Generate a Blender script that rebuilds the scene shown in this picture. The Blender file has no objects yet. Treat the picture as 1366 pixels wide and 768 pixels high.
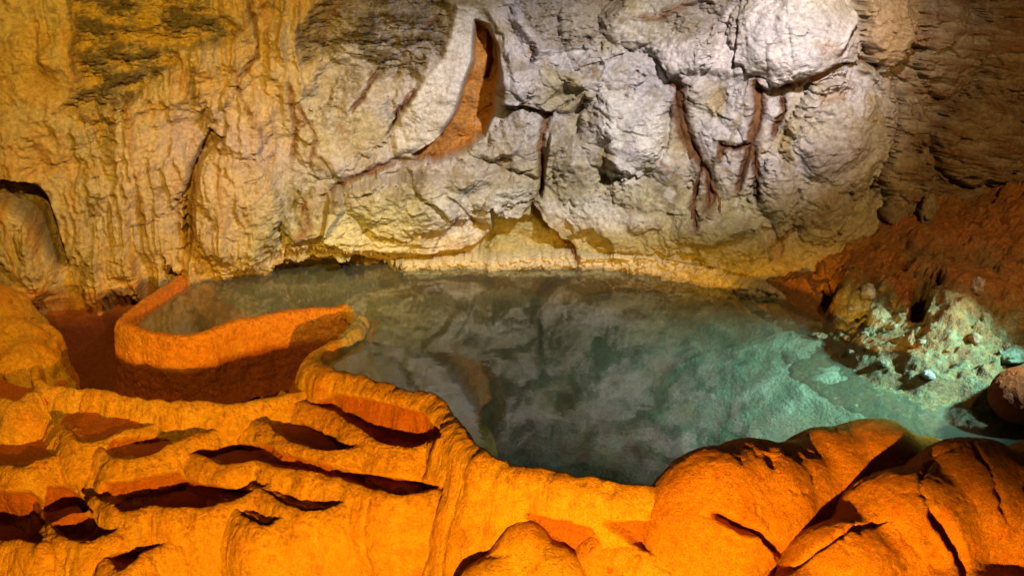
import bpy, bmesh, math, random
import numpy as np
from mathutils import Vector

# ------------------------------------------------------------------ camera
R = math.radians
scene = bpy.context.scene
CAM_H, PITCH, FPX = 2.2, 22.0, 1183.0          # metres above the pool, degrees down, focal length in photo pixels
cam_d = bpy.data.cameras.new('camera'); cam_d.sensor_width = 36.0
cam_d.lens = FPX / 1366.0 * 36.0; cam_d.clip_end = 200.0; cam_d.clip_start = 0.05
cam = bpy.data.objects.new('camera', cam_d); scene.collection.objects.link(cam)
cam.location = (0, 0, CAM_H); cam.rotation_euler = (R(90 - PITCH), 0, 0)
scene.camera = cam

# ------------------------------------------------------------------ world: the dim bounce of a closed, warm cave
w = bpy.data.worlds.new('World'); scene.world = w; w.use_nodes = True
bg = w.node_tree.nodes['Background']
bg.inputs[0].default_value = (0.55, 0.44, 0.36, 1); bg.inputs[1].default_value = 0.03

# ------------------------------------------------------------------ the cave's show lamps, and an added fill for the bank
def lamp(name, loc, target, col, watts, cone=90, blend=0.6, rad=0.06):
    d = bpy.data.lights.new(name, 'SPOT'); d.energy = watts; d.color = col
    d.spot_size = R(cone); d.spot_blend = blend; d.shadow_soft_size = rad
    o = bpy.data.objects.new(name, d); scene.collection.objects.link(o)
    o.location = loc
    o.rotation_euler = (Vector(target) - Vector(loc)).to_track_quat('-Z', 'Y').to_euler()
    return o
tl = lamp('terrace_lamp', (-0.05, 0.6, 0.40), (0.25, 3.2, -0.46), (1.0, 0.47, 0.03), 1080, 112, 0.30, 0.03)
tl.scale = (1.0, 0.24, 1.0)                    # a barn-doored floodlight: wide and low
wl = lamp('wall_lamp_cool', (1.35, 3.2, 3.1), (0.40, 5.9, 0.98), (1.0, 0.92, 0.88), 760, 96, 0.75, 0.05)
wl.scale = (1.0, 0.34, 1.0)
lamp('wall_lamp_warm', (-1.5, 2.8, 2.7), (-2.5, 5.7, 0.7), (1.0, 0.63, 0.10), 580, 88, 0.9, 0.05)
lamp('bank_fill_amber', (2.5, 2.6, 2.4), (2.95, 5.2, 0.70), (1.0, 0.60, 0.22), 215, 74, 0.9, 0.05)  # added amber fill that brightens the bank
lamp('pool_lamp', (3.25, 3.55, 1.30), (1.40, 4.16, -0.2), (0.48, 0.96, 0.96), 720, 47, 0.95, 0.06)

scene.view_settings.view_transform = 'Standard'; scene.view_settings.look = 'None'
scene.view_settings.exposure = 0.0; scene.view_settings.gamma = 1.0
scene.view_settings.use_curve_mapping = False
scene.render.engine = 'CYCLES'
scene.cycles.use_denoising = True
scene.cycles.max_bounces = 6; scene.cycles.diffuse_bounces = 4
scene.cycles.caustics_reflective = False; scene.cycles.caustics_refractive = False
scene.cycles.sample_clamp_indirect = 4.0

# ------------------------------------------------------------------ photo pixel -> ray -> point on a known plane
SP, CP = math.sin(R(PITCH)), math.cos(R(PITCH))
def ray(u, v):
    a = (u - 683.0) / FPX; b = (384.0 - v) / FPX
    return np.array([a, CP + b * SP, -SP + b * CP])
def on_z(u, v, z=0.0):
    d = ray(u, v); t = (z - CAM_H) / d[2]
    return np.array([d[0] * t, d[1] * t, z])
def project(x, y, z):
    dz = z - CAM_H
    f = y * CP - dz * SP
    up = y * SP + dz * CP
    f = np.maximum(f, 0.05)
    return 683.0 + FPX * x / f, 384.0 - FPX * up / f

# ------------------------------------------------------------------ noise
rng = np.random.RandomState(7)
PERM = rng.permutation(256).astype(np.int32); PERM = np.concatenate([PERM, PERM, PERM])
GR = rng.normal(size=(256, 3)).astype(np.float32); GR /= np.linalg.norm(GR, axis=1)[:, None]
def perlin(x, y, z):
    x = np.asarray(x, np.float32); y = np.asarray(y, np.float32); z = np.asarray(z, np.float32)
    x, y, z = np.broadcast_arrays(x, y, z)
    xi = np.floor(x).astype(np.int32); yi = np.floor(y).astype(np.int32); zi = np.floor(z).astype(np.int32)
    xf = x - xi; yf = y - yi; zf = z - zi
    u = xf*xf*xf*(xf*(xf*6-15)+10); v = yf*yf*yf*(yf*(yf*6-15)+10); q = zf*zf*zf*(zf*(zf*6-15)+10)
    xi &= 255; yi &= 255; zi &= 255
    out = 0
    for dx in (0, 1):
        wx = u if dx else 1 - u
        px = PERM[(xi + dx) & 255]
        for dy in (0, 1):
            wy = v if dy else 1 - v
            py = PERM[(px + yi + dy) & 511]
            for dz in (0, 1):
                wz = q if dz else 1 - q
                g = GR[PERM[(py + zi + dz) & 511]]
                out = out + wx*wy*wz*(g[..., 0]*(xf-dx) + g[..., 1]*(yf-dy) + g[..., 2]*(zf-dz))
    return out * 1.5
def fbm(x, y, z, sc, oc=4, gain=0.5, lac=2.03, ridged=False):
    a, s, t, f = 1.0, 0.0, 0.0, sc
    for i in range(oc):
        n = perlin(x*f + 13.7*i, y*f + 5.1*i, z*f + 9.3*i)
        if ridged: n = 1 - 2*np.abs(n)
        s = s + a*n; t += a; a *= gain; f *= lac
    return s / t
def facets(x, y, z, sc, seed):
    """chipped-rock relief: nearest of jittered seeds, each with its own tilted plane"""
    r = np.random.RandomState(seed)
    J = r.rand(4096, 3).astype(np.float32); T = r.normal(size=(4096, 4)).astype(np.float32)
    P = np.stack([x*sc, y*sc, z*sc], -1).astype(np.float32)
    C = np.floor(P).astype(np.int32)
    best = np.full(x.shape, 9e9, np.float32); sec = best.copy(); val = np.zeros(x.shape, np.float32)
    for dx in (-1, 0, 1):
        for dy in (-1, 0, 1):
            for dz in (-1, 0, 1):
                cc = C + np.array([dx, dy, dz], np.int32)
                h = (cc[..., 0]*73856093 ^ cc[..., 1]*19349663 ^ cc[..., 2]*83492791) & 4095
                o = P - (cc + J[h])
                d = (o*o).sum(-1)
                tt = T[h]
                vv = 0.55*(o*tt[..., :3]).sum(-1) + 0.35*tt[..., 3]
                m = d < best
                sec = np.where(m, best, np.minimum(sec, d))
                best = np.where(m, d, best); val = np.where(m, vv, val)
    return val, np.sqrt(sec) - np.sqrt(best)
def sstep(a, b, x):
    t = np.clip((x - a) / (b - a), 0, 1); return t*t*(3 - 2*t)

# ------------------------------------------------------------------ drawing helpers in photo pixels
def seg_d(U, V, poly):
    """distance to a polyline and the share of its length at the foot point"""
    P = np.array(poly, float); L = np.hypot(*(P[1:] - P[:-1]).T); cum = np.concatenate([[0], np.cumsum(L)])
    best = np.full(U.shape, 1e9); tt = np.zeros(U.shape); side = np.zeros(U.shape)
    for i in range(len(P) - 1):
        ax, ay = P[i]; dx, dy = P[i+1] - P[i]
        t = np.clip(((U-ax)*dx + (V-ay)*dy) / (dx*dx + dy*dy + 1e-9), 0, 1)
        ex = U - ax - t*dx; ey = V - ay - t*dy
        d = np.hypot(ex, ey); m = d < best
        best = np.where(m, d, best); tt = np.where(m, (cum[i] + t*L[i]) / cum[-1], tt)
        side = np.where(m, dx*ey - dy*ex, side)
    return best, tt, side
class Paint:
    def __init__(s, U, V): s.U, s.V = U.ravel(), V.ravel(); s.shape = U.shape
    def box(s, poly, pad):
        P = np.array(poly, float)
        return np.nonzero((s.U > P[:,0].min()-pad) & (s.U < P[:,0].max()+pad) & (s.V > P[:,1].min()-pad) & (s.V < P[:,1].max()+pad))[0]
    wob = None
    def stroke(s, poly, w0, w1=None, taper=False):
        w1 = w0 if w1 is None else w1
        k = s.box(poly, 4*max(w0, w1) + 8); out = np.zeros(s.U.shape)
        U, V = s.U[k], s.V[k]
        if s.wob is not None: U = U + 0.55*s.wob[0].ravel()[k]; V = V + 0.55*s.wob[1].ravel()[k]
        d, t, sd = seg_d(U, V, poly)
        w = w0 + (w1-w0)*t
        if s.wob is not None: w = w*np.clip(0.75 + 0.9*s.wob[2].ravel()[k], .25, 1.6)
        out[k] = np.exp(-(d/w)**2)*(0.45 + 0.55*sstep(0, .12, t)*sstep(1, .85, t))
        return out.reshape(s.shape)
    def ledge(s, poly, w_sharp, w_soft):
        """one-sided step along a line: full at the line, sharp on the right-hand (below) side, fading on the other"""
        k = s.box(poly, 3*max(w_sharp, w_soft)); out = np.zeros(s.U.shape)
        d, t, sd = seg_d(s.U[k], s.V[k], poly)
        e = sstep(0, 0.08, t)*sstep(1, 0.92, t)
        out[k] = np.where(sd > 0, np.exp(-(d/w_sharp)**2), np.exp(-(d/w_soft)**2)) * e
        return out.reshape(s.shape)
    def area(s, poly, soft, wob=None):
        P = list(poly); k = s.box(P, soft*2 + 12); out = np.zeros(s.U.shape)
        U, V = s.U[k], s.V[k]
        if wob is not None:
            U = U + wob[0].ravel()[k]; V = V + wob[1].ravel()[k]
        d, t, sd = seg_d(U, V, P + [P[0]])
        ins = np.zeros(U.shape, bool); n = len(P); j = n - 1
        for i in range(n):
            (xi, yi), (xj, yj) = P[i], P[j]
            c = ((yi > V) != (yj > V)) & (U < (xj-xi)*(V-yi)/((yj-yi) + 1e-9) + xi)
            ins ^= c; j = i
        out[k] = sstep(-soft, soft, np.where(ins, d, -d))
        return out.reshape(s.shape)

# ------------------------------------------------------------------ mesh helpers
def link(o): scene.collection.objects.link(o); return o
def grid_mesh(name, X, Y, Z, col=None, mat=None, flip=False):
    n, m = X.shape
    me = bpy.data.meshes.new(name)
    co = np.stack([X, Y, Z], -1).astype(np.float32).reshape(-1)
    me.vertices.add(n*m); me.vertices.foreach_set('co', co)
    i = np.arange(n*m).reshape(n, m)
    q = np.stack([i[:-1, :-1], i[:-1, 1:], i[1:, 1:], i[1:, :-1]], -1).reshape(-1, 4)
    if flip: q = q[:, ::-1]
    f = len(q)
    me.loops.add(f*4); me.loops.foreach_set('vertex_index', np.ascontiguousarray(q).ravel().astype(np.int32))
    me.polygons.add(f); me.polygons.foreach_set('loop_start', np.arange(0, f*4, 4, dtype=np.int32))
    me.update(calc_edges=True)
    me.polygons.foreach_set('use_smooth', np.ones(f, bool))
    if col is not None: set_col(me, col.reshape(-1, 3))
    if mat: me.materials.append(mat)
    return link(bpy.data.objects.new(name, me))
def set_col(me, c):
    a = me.color_attributes.new('Col', 'FLOAT_COLOR', 'POINT')
    a.data.foreach_set('color', np.concatenate([np.clip(c, 0, 1), np.ones((len(c), 1))], 1).astype(np.float32).ravel())
def tag(o, label=None, cat=None, group=None, kind=None):
    if label: o['label'] = label
    if cat: o['category'] = cat
    if group: o['group'] = group
    if kind: o['kind'] = kind
    return o
def empty(name, loc):
    o = link(bpy.data.objects.new(name, None)); o.location = loc; o.empty_display_size = 0.1; return o
def adopt(o, root):
    o.parent = root; o.matrix_parent_inverse.identity(); o.location = -Vector(root.location)
    return o
def normals(X, Y, Z):
    P = np.stack([X, Y, Z], -1)
    n = np.cross(np.gradient(P, axis=0), np.gradient(P, axis=1))
    return n / (np.linalg.norm(n, axis=-1, keepdims=True) + 1e-9)
def spline(P, n, closed=False):
    """Catmull-Rom through P, resampled evenly"""
    P = np.array(P, float); Q = np.vstack([2*P[0]-P[1], P, 2*P[-1]-P[-2]])
    out = []
    for i in range(1, len(Q) - 2):
        t = np.linspace(0, 1, 24, endpoint=False)[:, None]
        p0, p1, p2, p3 = Q[i-1], Q[i], Q[i+1], Q[i+2]
        out.append(0.5*((2*p1) + (-p0+p2)*t + (2*p0-5*p1+4*p2-p3)*t*t + (-p0+3*p1-3*p2+p3)*t**3))
    out = np.vstack(out + [P[-1:]])
    L = np.concatenate([[0], np.cumsum(np.linalg.norm(np.diff(out, axis=0), axis=1))])
    s = np.linspace(0, L[-1], n)
    return np.stack([np.interp(s, L, out[:, k]) for k in range(P.shape[1])], 1), s
def smooth1(a, k):
    if k < 1: return a
    p = np.pad(a, [(k, k)] + [(0, 0)]*(a.ndim-1), mode='edge'); ker = np.hanning(2*k+3)[1:-1]; ker /= ker.sum()
    return np.stack([np.convolve(p[:, j], ker, 'valid') for j in range(a.shape[1])], 1)
def mix(a, b, m): return a*(1 - m[..., None]) + np.array(b)*m[..., None]

# ------------------------------------------------------------------ materials
def rock_mat(name, rough=0.6, spec=0.35, b1=(60, 0.010), b2=(220, 0.004), var=0.25, stretch=1.0):
    m = bpy.data.materials.new(name); m.use_nodes = True; nt = m.node_tree; N, L = nt.nodes, nt.links
    p = N['Principled BSDF']
    at = N.new('ShaderNodeAttribute'); at.attribute_name = 'Col'
    tc = N.new('ShaderNodeTexCoord'); mp = N.new('ShaderNodeMapping'); L.new(tc.outputs['Object'], mp.inputs[0])
    mp.inputs['Scale'].default_value = (1, 1, stretch)
    def noise(sc, det=6, rg=0.6):
        n = N.new('ShaderNodeTexNoise'); n.inputs['Scale'].default_value = sc; n.inputs['Detail'].default_value = det
        n.inputs['Roughness'].default_value = rg; L.new(mp.outputs[0], n.inputs['Vector']); return n
    n0 = noise(38, 8, 0.7)
    mr = N.new('ShaderNodeMapRange'); mr.inputs['From Min'].default_value = 0.3; mr.inputs['From Max'].default_value = 0.7
    mr.inputs['To Min'].default_value = 1 - var; mr.inputs['To Max'].default_value = 1 + var*0.6
    L.new(n0.outputs['Fac'], mr.inputs['Value'])
    mul = N.new('ShaderNodeVectorMath'); mul.operation = 'SCALE'
    L.new(at.outputs['Color'], mul.inputs[0]); L.new(mr.outputs[0], mul.inputs['Scale'])
    L.new(mul.outputs[0], p.inputs['Base Color'])
    n1 = noise(b1[0], 5, 0.65); n2 = noise(b2[0], 3, 0.6)
    bp1 = N.new('ShaderNodeBump'); bp1.inputs['Distance'].default_value = b1[1]; bp1.inputs['Strength'].default_value = 1
    bp2 = N.new('ShaderNodeBump'); bp2.inputs['Distance'].default_value = b2[1]; bp2.inputs['Strength'].default_value = 1
    L.new(n1.outputs['Fac'], bp1.inputs['Height']); L.new(n2.outputs['Fac'], bp2.inputs['Height'])
    L.new(bp1.outputs[0], bp2.inputs['Normal']); L.new(bp2.outputs[0], p.inputs['Normal'])
    rr = N.new('ShaderNodeMapRange'); rr.inputs['From Min'].default_value = 0.35; rr.inputs['From Max'].default_value = 0.65
    rr.inputs['To Min'].default_value = rough - 0.14; rr.inputs['To Max'].default_value = min(1, rough + 0.16)
    L.new(n1.outputs['Fac'], rr.inputs['Value']); L.new(rr.outputs[0], p.inputs['Roughness'])
    p.inputs['Specular IOR Level'].default_value = spec
    return m
M_WALL = rock_mat('wall_limestone', 0.60, 0.32, (50, 0.010), (170, 0.005), 0.45)
M_FLOW = rock_mat('orange_flowstone', 0.60, 0.28, (70, 0.024), (210, 0.008), 0.24)
M_BOULD = rock_mat('orange_boulder_rock', 0.7, 0.16, (75, 0.034), (210, 0.010), 0.22)
M_BANK = rock_mat('bank_rock', 0.5, 0.42, (46, 0.030), (150, 0.010), 0.5)
M_BED = rock_mat('pool_bed_rock', 0.8, 0.1, (12, 0.03), (60, 0.01), 0.35)

# =================================================================== CAVE WALL
def build_wall():
    base = [(-7.4,0.4),(-6.6,2.0),(-5.6,3.4),(-4.4,4.7),(-3.35,5.35),(-2.7,5.55),(-2.24,5.66),(-1.7,5.76),(-.9,5.9),(.08,5.96),
            (.45,5.95),(.85,5.87),(1.3,5.67),(1.75,5.42),(2.35,5.42),(3.0,5.5),(3.8,5.3),(4.6,4.7),(5.6,3.3),(6.6,1.6),(7.2,0.2)]
    C, S = spline(base, 4000)
    T = np.gradient(C, axis=0); T /= np.linalg.norm(T, axis=1)[:, None]
    NX = smooth1(np.stack([T[:, 1], -T[:, 0]], 1), 160)                       # towards the cave's middle
    xs = C[:, 0]
    s0, s1 = S[np.searchsorted(xs, -3.75)], S[np.searchsorted(xs, 3.75)]
    ss = np.concatenate([np.linspace(0, s0, 50)[:-1], np.linspace(s0, s1, 1080), np.linspace(s1, S[-1], 50)[1:]])
    zz = np.concatenate([np.linspace(-.75, -.06, 10)[:-1], np.linspace(-.06, 1.92, 430), np.linspace(1.92, 3.2, 70)[1:], np.linspace(3.2, 4.4, 20)[1:]])
    bx, by = np.interp(ss, S, C[:, 0]), np.interp(ss, S, C[:, 1])
    nx, ny = np.interp(ss, S, NX[:, 0]), np.interp(ss, S, NX[:, 1])
    l = np.hypot(nx, ny); nx /= l; ny /= l
    Zb, BX = np.meshgrid(zz, bx, indexing='ij'); _, BY = np.meshgrid(zz, by, indexing='ij')
    _, NXg = np.meshgrid(zz, nx, indexing='ij'); _, NYg = np.meshgrid(zz, ny, indexing='ij')
    _, SG = np.meshgrid(zz, ss, indexing='ij')
    lean = -0.20*np.clip(Zb, 0, 2.1) + 0.75*np.clip(Zb - 2.3, 0, 3)**1.5       # leans back, then vaults over
    X0 = BX + NXg*lean; Y0 = BY + NYg*lean; Z0 = Zb
    U, V = project(X0, Y0, Z0)
    # --- noise fields (world anchored)
    wx = 0.10*fbm(X0, Y0, Z0, 2.2, 3); wz = 0.10*fbm(X0 + 31, Y0, Z0, 2.2, 3)
    big = fbm(X0, Y0*0.6, Z0, 1.1, 3)
    mid = fbm(X0 + wx, Y0, Z0 + wz, 4.5, 4)
    rid = fbm(X0 + wx*2, Y0, Z0 + wz*2, 5.5, 4, ridged=True)
    fine = fbm(X0, Y0, Z0, 26, 3, 0.6)
    f1, e1 = facets(X0 + 1.6*wx, Y0, (Z0 + 1.6*wz)*1.15, 2.1, 3)
    f2, e2 = facets(X0 + 0.9*wx, Y0, (Z0 + 0.9*wz)*1.3, 8.0, 5)
    f3, e3 = facets(X0 + wx, Y0, (Z0 + wz)*1.4, 22.0, 8)
    flut = fbm(SG*1.0 + 0.03*mid, Z0*0.06, 0*Z0 + 3, 14, 3, 0.55)               # vertical flowstone fluting
    drape = fbm(SG + .06*mid, Z0*0.16, 0*Z0 + 17, 5.2, 3, .5, ridged=True)      # hanging folds
    flut2 = fbm(SG + .03*mid, Z0*0.07, 0*Z0 + 31, 19, 2, .5, ridged=True); flut3 = fbm(SG + .02*mid, Z0*0.12, 0*Z0 + 37, 34, 2, .5, ridged=True)
    shelf = fbm(SG*0.45, Z0*1.0, 0*Z0 + 8, 9.5, 4, 0.55)                      # pitted shelves
    pit = fbm(SG, Z0*1.5, 0*Z0 + 21, 17, 4, 0.62)
    lay = fbm(SG*0.22 + 0.2*wx, Z0 + 0.15*SG, 0*Z0 + 5, 16, 4, 0.6)
    fbmA = fbm(X0 + 2*wx + 40, Y0, Z0 + 2*wz, 3.2, 5, .6); fbmB = fbm(X0 + 2*wx, Y0 + 40, Z0*.7 + wz, 7, 5, .62)
    wobu, wobv = 11*mid + 5*fine, 9*(rid - rid.mean()) + 5*fine
    def features(U, V, want_col=False):
        P = Paint(U, V); W = (wobu, wobv); P.wob = (wobu, wobv, mid)
        left = sstep(430, 330, U + 0.35*(V - 180))                            # smooth, fluted flowstone side
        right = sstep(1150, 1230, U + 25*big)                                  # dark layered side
        centre = (1 - left)*(1 - right)
        A = lambda poly, soft, wob=True: P.area(poly, soft, W if wob else None)
        pitA = A([(100,-20),(230,-20),(325,42),(300,60),(240,62),(235,85),(192,112),(170,142),(130,150),(84,148),(108,105),(98,50)], 9)
        pitB = A([(438,-10),(600,-10),(598,60),(560,95),(505,100),(470,60),(400,88),(395,50)], 9)
        pitC = A([(718,62),(700,20),(690,-15),(760,-15),(845,0),(795,55),(770,64)], 7)
        pitD = A([(880,0),(1000,-10),(985,60),(940,70),(885,30)], 10)
        pits = np.clip(pitA + pitB + 0.6*pitC + 0.6*pitD, 0, 1)
        slab = A([(609,6),(636,16),(631,81),(609,146),(577,193),(528,205),(523,176),(556,118),(590,76)], 5, False)
        chute = A([(634,28),(650,34),(662,60),(667,95),(661,118),(659,149),(645,180),(618,200),(578,214),(552,207),(589,180),(609,147),(619,112),(631,81),(632,51)], 4, False)
        chut2 = A([(650,40),(664,62),(667,98),(656,108),(646,104),(652,75)], 3, False)
        bulge = A([(885,100),(882,60),(950,40),(985,-10),(1136,-20),(1140,28),(1122,66),(1090,98),(1032,116),(960,98)], 8, False)
        dome = A([(766,128),(810,112),(880,128),(893,170),(888,232),(850,250),(790,240),(764,190)], 22)
        noseM = A([(668,92),(720,88),(770,100),(792,130),(760,150),(735,148),(700,140),(668,138)], 6, False)
        plA = A([(440,258),(540,232),(640,235),(720,205),(722,235),(716,264),(708,286),(690,285),(658,277),(657,305),(637,320),(609,328),(560,334),(470,332),(430,320)], 2.5, False)
        plB = A([(722,262),(735,175),(800,200),(900,260),(1010,300),(1030,345),(1000,360),(880,345),(775,348),(761,326),(741,311),(722,289),(712,268)], 2.5, False)
        rec = A([(640,330),(657,300),(657,278),(690,287),(712,268),(741,312),(770,349),(700,352),(640,345)], 3, False)
        rim = A([(470,354),(520,347),(600,341),(700,335),(772,335),(880,345),(960,359),(1040,381),(1098,410),(1098,440),(1040,415),(960,386),(880,366),(770,362),(700,362),(515,366),(470,362)], 1.6, False)
        cave = A([(366,354),(384,344),(412,338),(450,341),(492,345),(540,355),(540,368),(366,368)], 1.5)
        column = A([(262,190),(285,176),(305,186),(345,200),(380,250),(402,330),(368,362),(255,380),(248,330),(262,262)], 9)
        arch = P.stroke([(272,140),(270,190),(254,225),(245,262),(238,300)], 7)
        archin = A([(281,170),(300,182),(285,195),(268,215),(262,250),(264,330),(250,330),(246,280),(256,225),(270,192)], 3, False)
        lefthole = A([(-30,236),(25,238),(52,250),(68,275),(76,310),(92,352),(76,354),(58,318),(40,288),(15,270),(-30,264)], 4, False)
        smallcave = A([(219,342),(230,344),(242,360),(238,372),(224,362)], 2, False)
        # ---- relief (metres towards the cave's middle): overlapping swellings that meet in creases
        base = 0.10*big
        blobs = [(60,120,75,100,.10),(185,225,70,70,.10),(318,165,44,52,.12),(310,285,66,80,.17),(395,60,38,80,.09),(480,150,40,60,.08),(545,275,90,45,.12),
            (500,45,70,50,.06),(640,235,80,45,.09),(700,195,50,55,.09),(830,175,66,66,.15),(800,92,55,32,.10),(745,75,40,18,.06),(915,60,40,45,.10),(1060,45,90,72,.14),
            (1120,185,75,78,.15),(1040,265,32,52,.13),(965,205,55,70,.08),(970,305,80,45,.10),(1095,275,40,52,.10),(1205,205,32,90,.13),(1265,60,45,70,.12),(1310,185,70,66,.15),
            (1178,35,36,60,.16),(740,25,60,42,.06),(680,110,30,36,.08),(850,290,90,50,.09),(890,215,30,60,.07),(930,150,30,55,.06),(1000,165,40,50,.05),(250,95,50,55,.07),
            (150,120,45,40,.05),(20,40,50,60,.08),(150,55,60,50,.08),(430,300,50,50,.07),(1340,60,50,80,.13),(440,190,45,50,.06),(600,320,60,22,.06),(770,225,32,50,.07),
            (860,30,60,40,.08),(575,150,50,60,.05)]
        Uw, Vw = U + 1.6*wobu, V + 1.6*wobv
        acc = np.zeros(U.shape)
        for (cx, cy, rx, ry, am) in blobs:
            q = 1 - ((Uw-cx)/rx)**2 - ((Vw-cy)/ry)**2
            acc = np.maximum(acc, 1.25*am*np.sqrt(np.clip(q, 0, 1)))
        acc = acc*(1 - .35*left)
        D = base + acc + 0.035*mid*(0.5 + centre) + 0.006*fine
        amp = sstep(-.35, .35, big + .7*mid)
        f1s = f1*(.3 + .7*sstep(0, .16, e1))*(1 - .85*slab)*(1 - .9*chute)*(1 - .5*bulge)
        D += centre*(0.075*f1s + 0.011*f2*(0.15 + amp) + 0.004*f3*(.2 + amp) + 0.020*np.clip(rid, -.2, 1)*amp)
        D += (1-centre)*(0.007*f2*amp + 0.003*f3*amp)
        D += left*(0.022*flut*sstep(-0.5, 0.4, mid) + 0.010*rid + 0.14*drape*sstep(-.6, .3, big + mid)) * (1-pits)
        D += pits*(0.15*shelf + 0.07*np.abs(pit) + 0.016*f3 - 0.05)
        D += right*(0.06*lay + 0.05*f1 + 0.02*f2)
        D += 0.06*slab - 0.3*slab*acc - 0.012*slab*f2 - 0.20*chute - 0.14*chut2 + 0.02*chute*np.sin(V*.16 + 3*mid)
        D += 0.06*bulge + 0.13*noseM + 0.10*plA + 0.11*plB - 0.09*rec
        D += rim*(0.16 - 0.70*D + 0.022*f3 + 0.022*fine + .02*f2)
        D += -0.22*cave + 0.06*column - 0.13*archin - 0.05*arch - 0.20*lefthole - 0.25*smallcave
        crk = np.clip(1 - e1/0.045, 0, 1)*amp*(1-slab)*(1-chute); D -= centre*0.012*crk
        st = P.stroke
        D -= 0.13*st([(712,266),(722,290),(742,312),(762,327),(772,350)], 4.5)
        # channels the rust streaks run in
        for poly, wd in [([(893,112),(905,118),(908,142),(915,180),(930,208),(944,228),(948,255),(948,280)], 8), ([(936,215),(930,245),(926,275),(929,305)], 4),
            ([(1010,104),(1012,125),(1012,150),(1006,172),(1000,190)], 9), ([(998,192),(984,198),(964,194),(962,205)], 4), ([(1002,192),(996,218),(986,250)], 4), ([(1008,195),(1010,225),(1012,272)], 3.5),
            ([(1044,128),(1045,150),(1036,165),(1031,182)], 4)]:
            D -= 0.065*st(poly, wd)
        # cracks, grooves and ledges
        for poly, wd, dp in [
            ([(97,-5),(99,40),(104,60)], 4, .05), ([(334,-5),(340,40),(342,75),(320,104),(314,132)], 4.5, .06),
            ([(350,165),(352,250)], 1.6, .03), ([(385,108),(396,175),(388,225)], 5, .035), ([(398,140),(422,186),(414,222)], 4, .03),
            ([(467,150),(485,125),(504,94)], 4, .06), ([(514,180),(530,150),(558,120)], 3.5, .07), ([(552,60),(575,40),(585,20)], 4, .04),
            ([(735,148),(724,180),(722,258)], 4.5, .08), ([(668,139),(700,143),(735,152),(762,132)], 4, .06),
            ([(985,15),(982,60),(978,95)], 4, .05), ([(1052,40),(1054,62),(1057,86)], 2, .03),
            ([(1025,122),(1080,106),(1120,86),(1150,80),(1168,88)], 6, .10), ([(1138,-5),(1142,30),(1122,72)], 5, .07),
            ([(1190,110),(1199,150),(1196,182),(1176,222),(1160,282)], 4, .06), ([(1225,180),(1232,240),(1240,262)], 4, .04),
            ([(595,262),(620,282),(645,303)], 2.2, .03), ([(578,328),(596,308),(614,288)], 1.8, .025),
            ([(440,252),(480,235),(530,213),(556,216)], 5, .07), ([(1030,300),(1045,330),(1040,350)], 2.5, .03), ([(895,140),(892,185),(880,215)], 4, .05),
            ([(1060,235),(1068,265),(1050,290)], 2.5, .04), ([(1075,150),(1062,190),(1040,225)], 2.5, .03), ([(460,310),(440,330)], 3, .03),
            ([(800,150),(830,175),(870,185)], 2.5, .02), ([(850,60),(880,85),(890,105)], 4, .04), ([(640,210),(690,230),(715,225)], 3, .04)]:
            D -= dp*st(poly, wd)
        # ridges, drapery ribbons and lips
        for poly, wd, ht in [
            ([(258,58),(255,90),(247,132)], 3, .035), ([(272,52),(268,80),(258,110)], 3, .03), ([(286,52),(284,85),(292,118)], 3, .03),
            ([(300,60),(303,100),(310,130)], 3.5, .03), ([(135,168),(185,150),(235,136),(330,108)], 6, .03),
            ([(108,150),(118,180),(127,215),(136,262)], 4, .045), ([(116,150),(126,175),(133,200)], 3, .03),
            ([(605,5),(650,12),(672,45),(682,92)], 6, .06), ([(690,28),(712,52),(720,68),(706,90)], 7, .05),
            ([(718,72),(760,64),(800,62)], 6, .04), ([(786,62),(808,38),(850,5)], 10, .06), ([(850,24),(878,20),(920,0)], 6, .04),
            ([(1030,118),(1016,108),(1008,104)], 6, .05), ([(355,130),(366,200)], 5, .02), ([(375,0),(372,60),(384,108)], 5, .04),
            ([(395,0),(392,70),(405,130)], 5, .035), ([(362,0),(358,60),(362,110)], 4, .03), ([(775,90),(785,76),(800,75),(808,90),(800,112),(782,112),(775,95)], 3, .03),
            ([(1140,90),(1160,95),(1180,120),(1188,160)], 8, .04), ([(1205,110),(1225,170),(1222,240)], 8, .04),
            ([(660,277),(690,286)], 2.5, .02), ([(657,305),(637,320),(609,328)], 3, .02), ([(450,325),(520,325),(600,330)], 4, .03)]:
            D += ht*st(poly, wd)
        # fringe of little drips under the pitted hollow, and fluted curtain feet above the water
        fr = st([(95,158),(135,156),(178,146),(206,122),(236,96)], 10)
        D += fr*0.040*flut3
        cf = A([(246,300),(370,300),(378,345),(365,368),(246,382)], 10)
        D += cf*0.050*flut2*sstep(290, 335, V)
        lf = A([(-20,268),(60,272),(80,330),(84,400),(-20,400)], 9)
        D += lf*(0.20*np.sin(np.clip((U+25)/110, 0, 1)*np.pi)*sstep(245, 300, V) + 0.030*flut3*sstep(268, 290, V)*sstep(372, 330, V))
        lf2 = A([(112,350),(130,335),(160,330),(182,345),(190,400),(112,402)], 7)
        D += lf2*(0.13 + 0.02*flut3)
        ff = A([(120,290),(245,290),(245,345),(180,335),(120,330)], 8)
        D += ff*0.055*flut2
        if not want_col: return D
        # ---- the rock's own colours, with shade painted into a few recesses
        cream, laven, ochre = (.44,.37,.22), (.48,.44,.45), (.56,.31,.045)
        olive, rust, brown, white, grey = (.11,.075,.025), (.22,.085,.016), (.13,.058,.016), (.70,.66,.56), (.32,.28,.23)
        n5 = fbmA; n6 = fbmB
        c = np.zeros(U.shape + (3,)) + np.array(cream)
        c = mix(c, laven, np.clip(centre*sstep(-0.35, 0.25, big + 0.5*n5)*sstep(290, 205, V), 0, 1))
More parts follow.
